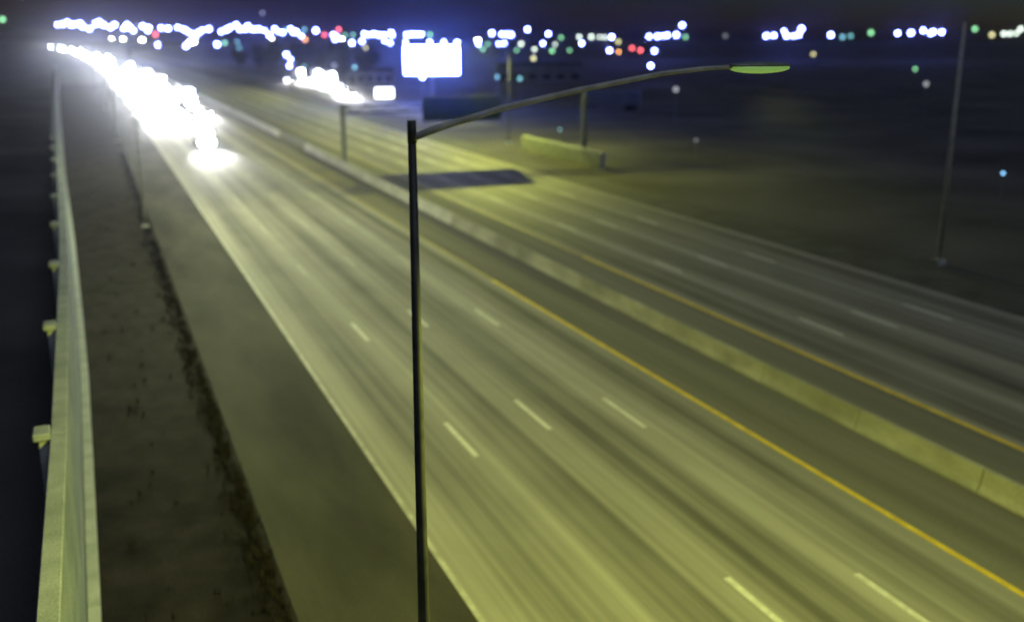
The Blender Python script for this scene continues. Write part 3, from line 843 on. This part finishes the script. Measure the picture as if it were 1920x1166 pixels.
# ------------------------------------------------------------------ city lights
CITY = [
    ('row_left', -12.6, 643.9, 22.2),
    ('row_left', -11.8, 773.9, 23.9),
    ('row_left', -8.5, 738.0, 24.9),
    ('row_left', -5.8, 702.0, 22.8),
    ('row_left', -2.9, 679.0, 22.9),
    ('row_left', -0.8, 770.0, 24.3),
    ('row_left', 0.6, 695.0, 21.8),
    ('row_mid', 4.7, 724.0, 20.4),
    ('row_mid', 9.1, 739.9, 24.0),
    ('row_mid', 10.3, 677.9, 24.2),
    ('row_mid', 12.4, 654.9, 22.1),
    ('row_mid', 16.2, 670.8, 21.0),
    ('row_mid', 21.7, 774.7, 23.7),
    ('row_mid', 25.4, 715.6, 20.7),
    ('row_mid', 29.1, 718.4, 21.4),
    ('row_mid', 29.1, 669.4, 19.1),
    ('row_mid', 25.1, 653.5, 22.1),
    ('row_mid', 39.8, 763.0, 22.6),
    ('row_mid', 36.8, 638.9, 20.8),
    ('row_mid', 41.5, 739.8, 19.5),
    ('row_mid', 43.8, 644.5, 20.6),
    ('row_mid', 49.8, 673.2, 20.5),
    ('row_mid', 63.3, 766.4, 22.0),
    ('row_mid', 56.6, 642.5, 19.7),
    ('row_mid', 67.0, 732.9, 18.9),
    ('row_mid', 66.2, 696.9, 17.3),
    ('row_mid', 74.0, 761.4, 15.3),
    ('row_mid', 71.9, 712.4, 18.1),
    ('row_mid', 71.0, 676.3, 19.6),
    ('row_mid', 76.7, 691.8, 20.4),
    ('row_big', 86.5, 709.7, 18.8),
    ('row_big', 88.8, 699.4, 20.1),
    ('row_big', 84.9, 650.5, 21.1),
    ('row_big', 88.9, 653.0, 22.4),
    ('row_big', 103.5, 742.8, 20.8),
    ('row_big', 105.7, 732.4, 20.7),
    ('row_big', 96.7, 657.9, 21.8),
    ('row_big', 98.3, 647.6, 19.8),
    ('row_big', 100.0, 637.2, 20.1),
    ('row_big', 123.9, 765.0, 19.9),
    ('row_big', 125.8, 754.6, 16.8),
    ('row_big', 128.1, 744.1, 20.9),
    ('row_big', 122.1, 695.4, 18.8),
    ('row_big', 118.5, 659.4, 18.0),
    ('row_big', 133.7, 712.6, 20.7),
    ('row_big', 121.3, 638.6, 17.9),
    ('row_big', 135.2, 702.1, 18.8),
    ('row_big', 136.7, 691.6, 16.0),
    ('row_big', 161.0, 759.1, 19.9),
    ('row_board', 144.2, 628.7, 16.6),
    ('row_board', 167.0, 716.8, 15.3),
    ('row_board', 153.8, 666.5, 13.6),
    ('row_board', 176.4, 676.4, 17.4),
    ('row_board', 166.3, 628.4, 16.6),
    ('row_board', 166.9, 617.9, 17.2),
    ('row_board', 204.6, 742.3, 16.8),
    ('row_board', 205.7, 731.6, 16.4),
    ('row_board', 179.9, 623.6, 17.9),
    ('row_board', 187.7, 648.4, 16.7),
    ('row_board', 221.6, 725.9, 16.8),
    ('row_board', 222.4, 715.2, 17.2),
    ('row_board', 218.8, 692.2, 17.1),
    ('row_board', 210.7, 657.0, 17.0),
    ('lower_white', 38.3, 600.8, 11.0),
    ('lower_white', 54.3, 610.6, 10.3),
    ('lower_white', 76.7, 654.5, 10.8),
    ('mid_white', 151.6, 611.5, 11.8),
    ('mid_white', 168.3, 651.6, 12.6),
    ('mid_white', 164.5, 584.3, 12.9),
    ('mid_white', 189.1, 657.4, 11.5),
    ('mid_white', 177.1, 583.7, 12.5),
    ('mid_white', 207.3, 628.7, 11.9),
    ('mid_white', 216.5, 627.7, 11.9),
    ('mid_white', 222.9, 620.1, 12.0),
    ('pair', 79.6, 437.2, 8.0),
    ('pair', 63.7, 342.6, 8.0),
    ('pair', 62.6, 339.1, 6.0),
    ('under_board', 74.2, 231.2, 6.0),
    ('right_board', 239.5, 624.7, 10.9),
    ('right_board', 268.8, 674.4, 17.9),
    ('right_board', 250.4, 616.1, 10.9),
    ('right_board', 246.0, 596.3, 11.4),
    ('right_board', 262.9, 641.2, 17.1),
    ('right_board', 257.1, 618.7, 17.0),
    ('right_board', 300.0, 713.5, 16.9),
    ('centre_white', 304.7, 693.0, 20.7),
    ('centre_white', 273.4, 632.4, 10.7),
    ('centre_white', 296.5, 638.5, 17.4),
    ('centre_white', 254.9, 568.9, 8.0),
    ('centre_white', 256.5, 560.0, 11.5),
    ('centre_white', 339.9, 677.5, 15.3),
    ('centre_white', 305.2, 604.3, 11.2),
    ('centre_white', 338.8, 625.1, 15.3),
    ('centre_white', 322.5, 612.3, 15.3),
    ('centre_white', 321.0, 601.7, 15.0),
    ('centre_white', 356.7, 690.3, 15.3),
    ('centre_white', 293.6, 621.1, 10.4),
    ('lone', 399.5, 631.2, 23.5),
    ('lone', 285.4, 477.7, 8.0),
    ('lone', 173.5, 292.4, 6.0),
    ('lone', 273.5, 506.7, 8.0),
    ('row_four', 325.7, 552.1, 15.6),
    ('row_four', 365.2, 607.7, 15.7),
    ('row_four', 363.1, 597.3, 16.0),
    ('row_four', 346.7, 565.1, 16.3),
    ('row_four', 394.6, 630.8, 16.8),
    ('row_six', 420.8, 560.6, 16.0),
    ('row_six', 450.1, 591.1, 16.4),
    ('row_six', 435.2, 561.0, 19.1),
    ('row_six', 476.7, 611.0, 16.1),
    ('row_six', 411.8, 520.9, 15.9),
    ('row_six', 399.7, 501.1, 16.6),
    ('row_six', 449.7, 561.0, 20.6),
    ('lone2', 474.3, 560.2, 16.7),
    ('row_pole', 468.2, 491.7, 17.6),
    ('row_pole', 505.2, 518.6, 18.0),
    ('row_pole', 523.8, 526.9, 19.5),
    ('row_pole', 457.7, 454.5, 17.4),
    ('row_pole', 504.9, 499.2, 18.6),
    ('row_pole', 557.1, 543.0, 18.6),
    ('row_end', 559.9, 493.0, 17.3),
    ('row_end', 574.4, 500.7, 17.4),
    ('row_end', 589.0, 508.3, 17.8),
    ('row_end', 563.2, 483.1, 20.3),
    ('green', 25.5, 728.6, 13.6),
    ('green', 82.2, 661.9, 11.7),
    ('green', 152.6, 632.9, 16.3),
    ('green', 170.8, 685.0, 16.7),
    ('green', 237.5, 719.8, 17.2),
    ('green', 225.5, 572.2, 11.2),
    ('green', 225.6, 581.2, 8.0),
    ('green', 225.2, 527.1, 8.0),
    ('green', 234.2, 499.3, 8.0),
    ('green', 318.3, 663.6, 14.9),
    ('green', 252.7, 515.5, 8.0),
    ('green', 368.4, 577.5, 15.3),
    ('green', 490.3, 539.4, 18.1),
    ('green', 546.6, 504.8, 20.5),
    ('green', 229.1, 232.1, 6.0),
    ('green', -44.5, 703.6, 25.8),
    ('cyan', 88.3, 649.0, 12.4),
    ('cyan', 96.4, 700.3, 8.0),
    ('cyan', 137.3, 748.5, 20.6),
    ('cyan', 126.7, 630.4, 19.8),
    ('cyan', 65.8, 331.1, 6.0),
    ('cyan', 78.2, 313.2, 6.0),
    ('cyan', 92.0, 213.5, 6.0),
    ('cyan', 63.1, 131.6, 2.2),
    ('cyan', 484.1, 559.7, 15.3),
    ('cyan', 432.0, 492.4, 15.9),
    ('cyan', 90.7, 224.2, 6.0),
    ('red', 40.0, 641.8, 16.8),
    ('red', 151.5, 687.5, 16.7),
    ('red', 177.3, 754.5, 20.7),
    ('red', 129.3, 643.1, 13.7),
    ('red', 248.4, 450.5, 8.0),
    ('red', 339.7, 597.7, 8.0),
    ('red', 289.6, 499.9, 8.0),
    ('yellow', 145.9, 326.5, 8.0),
    ('yellow', 295.6, 537.0, 12.5),
    ('yellow', 183.2, 700.9, 8.0),
    ('yellow', 550.8, 494.2, 16.7),
    ('yellow', 296.4, 360.6, 8.0),
    ('blue', 83.0, 71.2, 2.2),
    ('dim', 117.3, 726.6, 31.5),
    ('dim', 36.8, 773.1, 23.0),
    ('dim', 387.1, 559.1, 16.0),
    ('dim', 158.0, 156.7, 6.0),
    ('dim', 99.4, 158.3, 6.0),
    ('dim', 72.9, 110.7, 2.2),
    ('dim', 77.7, 339.7, 6.0),
]

INFO = {
    'row_left': ('white', 'white street light in the first short row above the farthest headlights', 'lights above the farthest headlights'),
    'row_mid': ('white', 'white street light in the dense glowing row over the left roadway', 'dense lights over the left roadway'),
    'row_big': ('white', 'white street light in the long merged band at the left of the skyline', 'merged band of skyline lights'),
    'row_board': ('white', 'white street light in the row just left of the billboard', 'lights left of the billboard'),
    'lower_white': ('white', 'single white light hanging below the dense skyline row', 'single lights below the skyline row'),
    'mid_white': ('white', 'white light in the lower row beside and above the billboard', 'lower lights by the billboard'),
    'pair': ('white', 'white lamp in the tight cluster above the ramp headlights', 'lamp cluster above the ramp'),
    'under_board': ('white', 'small white lamp directly under the billboard', None),
    'right_board': ('white', 'white light in the group just right of the billboard', 'lights right of the billboard'),
    'centre_white': ('white', 'white light scattered along the middle of the skyline', 'scattered mid skyline lights'),
    'row_four': ('white', 'white light in the short tight row right of the red lights', 'tight row right of the red lights'),
    'row_six': ('white', 'white light in the row of six right of the dark gap', 'row of six lights'),
    'lone2': ('white', 'lone white light between two groups on the right skyline', None),
    'row_pole': ('white', 'white light in the bright group just left of the tall grey pole', 'lights left of the tall pole'),
    'row_end': ('pale', 'pale greenish light at the right end of the skyline', 'lights at the right end'),
}
LONE = ['highest white light of the right half of the skyline', 'white light right beside the red lights', 'lowest white light under the red lights', 'white light at the left of the red lights']
proto_globe = {}
bm = bmesh.new(); add_tube(bm, [(0, 0, -0.15), (0, 0, 1.0)], [0.11, 0.07], 6)
post_mesh = finish(bm, 'post', M['steel']); pm = post_mesh.data; bpy.data.objects.remove(post_mesh)
for k in GL:
    bm = bmesh.new(); add_sphere(bm, (0, 0, 0), 1.05, 12, 8)
    g = finish(bm, 'globe', M['globe_' + k], None, True); proto_globe[k] = g.data; bpy.data.objects.remove(g)
SPECIAL = {
    ('green', 0): 'green light hanging under the dense row over the left roadway',
    ('green', 1): 'pale green light under the merged skyline band, left of the tree clump',
    ('green', 4): 'green light just above the left half of the billboard',
    ('green', 14): 'lone green light low in the dark left of the tall grey pole',
    ('green', 15): 'green light at the far left edge, left of all other skyline lights',
    ('green', 12): 'yellowish green light alone between two bright groups on the right skyline',
    ('green', 13): 'green light just right of the tall grey pole',
    ('cyan', 4): 'dim teal light above the left end of the ramp headlights',
    ('cyan', 5): 'dim teal light above the low grey building by the ramp',
    ('cyan', 6): 'teal light low behind the lamp arm, right of its neighbour under the billboard lights',
    ('cyan', 10): 'ring-like teal light low beside the post behind the overhead sign',
    ('cyan', 7): 'lone teal light low in the dark above the short concrete wall',
    ('red', 0): 'red light at the bottom of the dense row over the left roadway',
    ('red', 3): 'orange light at the bottom right of the merged skyline band',
    ('red', 4): 'orange light left of the two red lights near mid skyline',
    ('red', 5): 'red light, left one of the pair near mid skyline',
    ('red', 6): 'red light, right one of the pair near mid skyline',
    ('yellow', 0): 'yellow light lowest of the scattered mid skyline lights',
    ('yellow', 1): 'yellow light at the right of the scattered mid skyline lights',
    ('yellow', 2): 'dim yellow light left of the billboard above the grey building',
    ('yellow', 3): 'dim yellow light near the right end of the skyline',
    ('yellow', 4): 'dim yellow light under the row of six on the right skyline',
    ('dim', 0): 'faint grey light floating above the merged skyline band',
    ('dim', 2): 'faint grey light in the dark gap of the right skyline',
    ('dim', 3): 'faint grey light low in the dark left of the tall grey pole',
    ('dim', 4): 'faint grey light low under the curved lamp arm, above the trailer side',
    ('dim', 5): 'faint grey light lowest in the dark field under the lamp head',
    ('dim', 6): 'faint grey light above the middle of the ramp headlights',
}
cnt = {}
hue = {'green': 'green', 'cyan': 'cyan', 'red': 'red', 'yellow': 'yellow', 'blue': 'blue', 'dim': 'dim'}
for key, x, y, z in CITY:
    i = cnt.get(key, 0); cnt[key] = i + 1
    grp = None
    if key in INFO: col, lab, grp = INFO[key]
    elif key == 'lone': col, lab = 'white', LONE[i]
    elif key == 'blue': col, lab = 'blue', 'single blue light low in the dark at the far right'
    else:
        col = hue[key]
        if key == 'red' and i in (3, 4): col = 'orange'
        if key == 'red': lab, grp = ('%s light among the white skyline lights' % col), '%s skyline lights' % col
        else: lab, grp = 'small %s light scattered along the skyline' % col, 'small %s skyline lights' % col
    if (key, i) in SPECIAL: lab, grp = SPECIAL[(key, i)], None
    o = thing('street_light', lab, 'street light', (x, y, 0), grp)
    c = col
    if c == 'white' and key == 'centre_white' and i in (1, 3, 5, 8, 9, 10, 11): c = 'pale'
    gl = bpy.data.objects.new('globe', proto_globe[c]); COL.objects.link(gl); gl.parent = o
    gl.location = (0, 0, z)
    d = math.hypot(x, y)
    s = max(0.45, min(1.6, d / 640.0))
    s *= rnd.uniform(0.74, 1.12)
    if d < 160: s = 0.13
    gl.scale = (s,) * 3
    p = bpy.data.objects.new('post', pm); COL.objects.link(p); p.parent = o
    p.scale = (1 if d > 160 else 0.5, 1 if d > 160 else 0.5, max(0.5, z - 0.55 * s))

# ------------------------------------------------------------------ haze added for the halos around the lights
if 0.00016 > 0:
    bm = bmesh.new(); add_box(bm, (-1850, -450, -1.2), (3450, 5050, 36))
    hz = finish(bm, 'haze', M['land'])
    m = bpy.data.materials.new('haze'); m.use_nodes = True
    n, l = m.node_tree.nodes, m.node_tree.links
    n.clear()
    pv = n.new('ShaderNodeVolumePrincipled'); ou = n.new('ShaderNodeOutputMaterial')
    pv.inputs['Color'].default_value = (0.80, 0.86, 1.0, 1)
    pv.inputs['Density'].default_value = 0.00016
    pv.inputs['Anisotropy'].default_value = 0.95
    l.new(pv.outputs[0], ou.inputs['Volume'])
    hz.data.materials.clear(); hz.data.materials.append(m)
    hz['kind'] = 'stuff'; hz['label'] = 'thin haze added to make halos around the lights'; hz['category'] = 'haze'
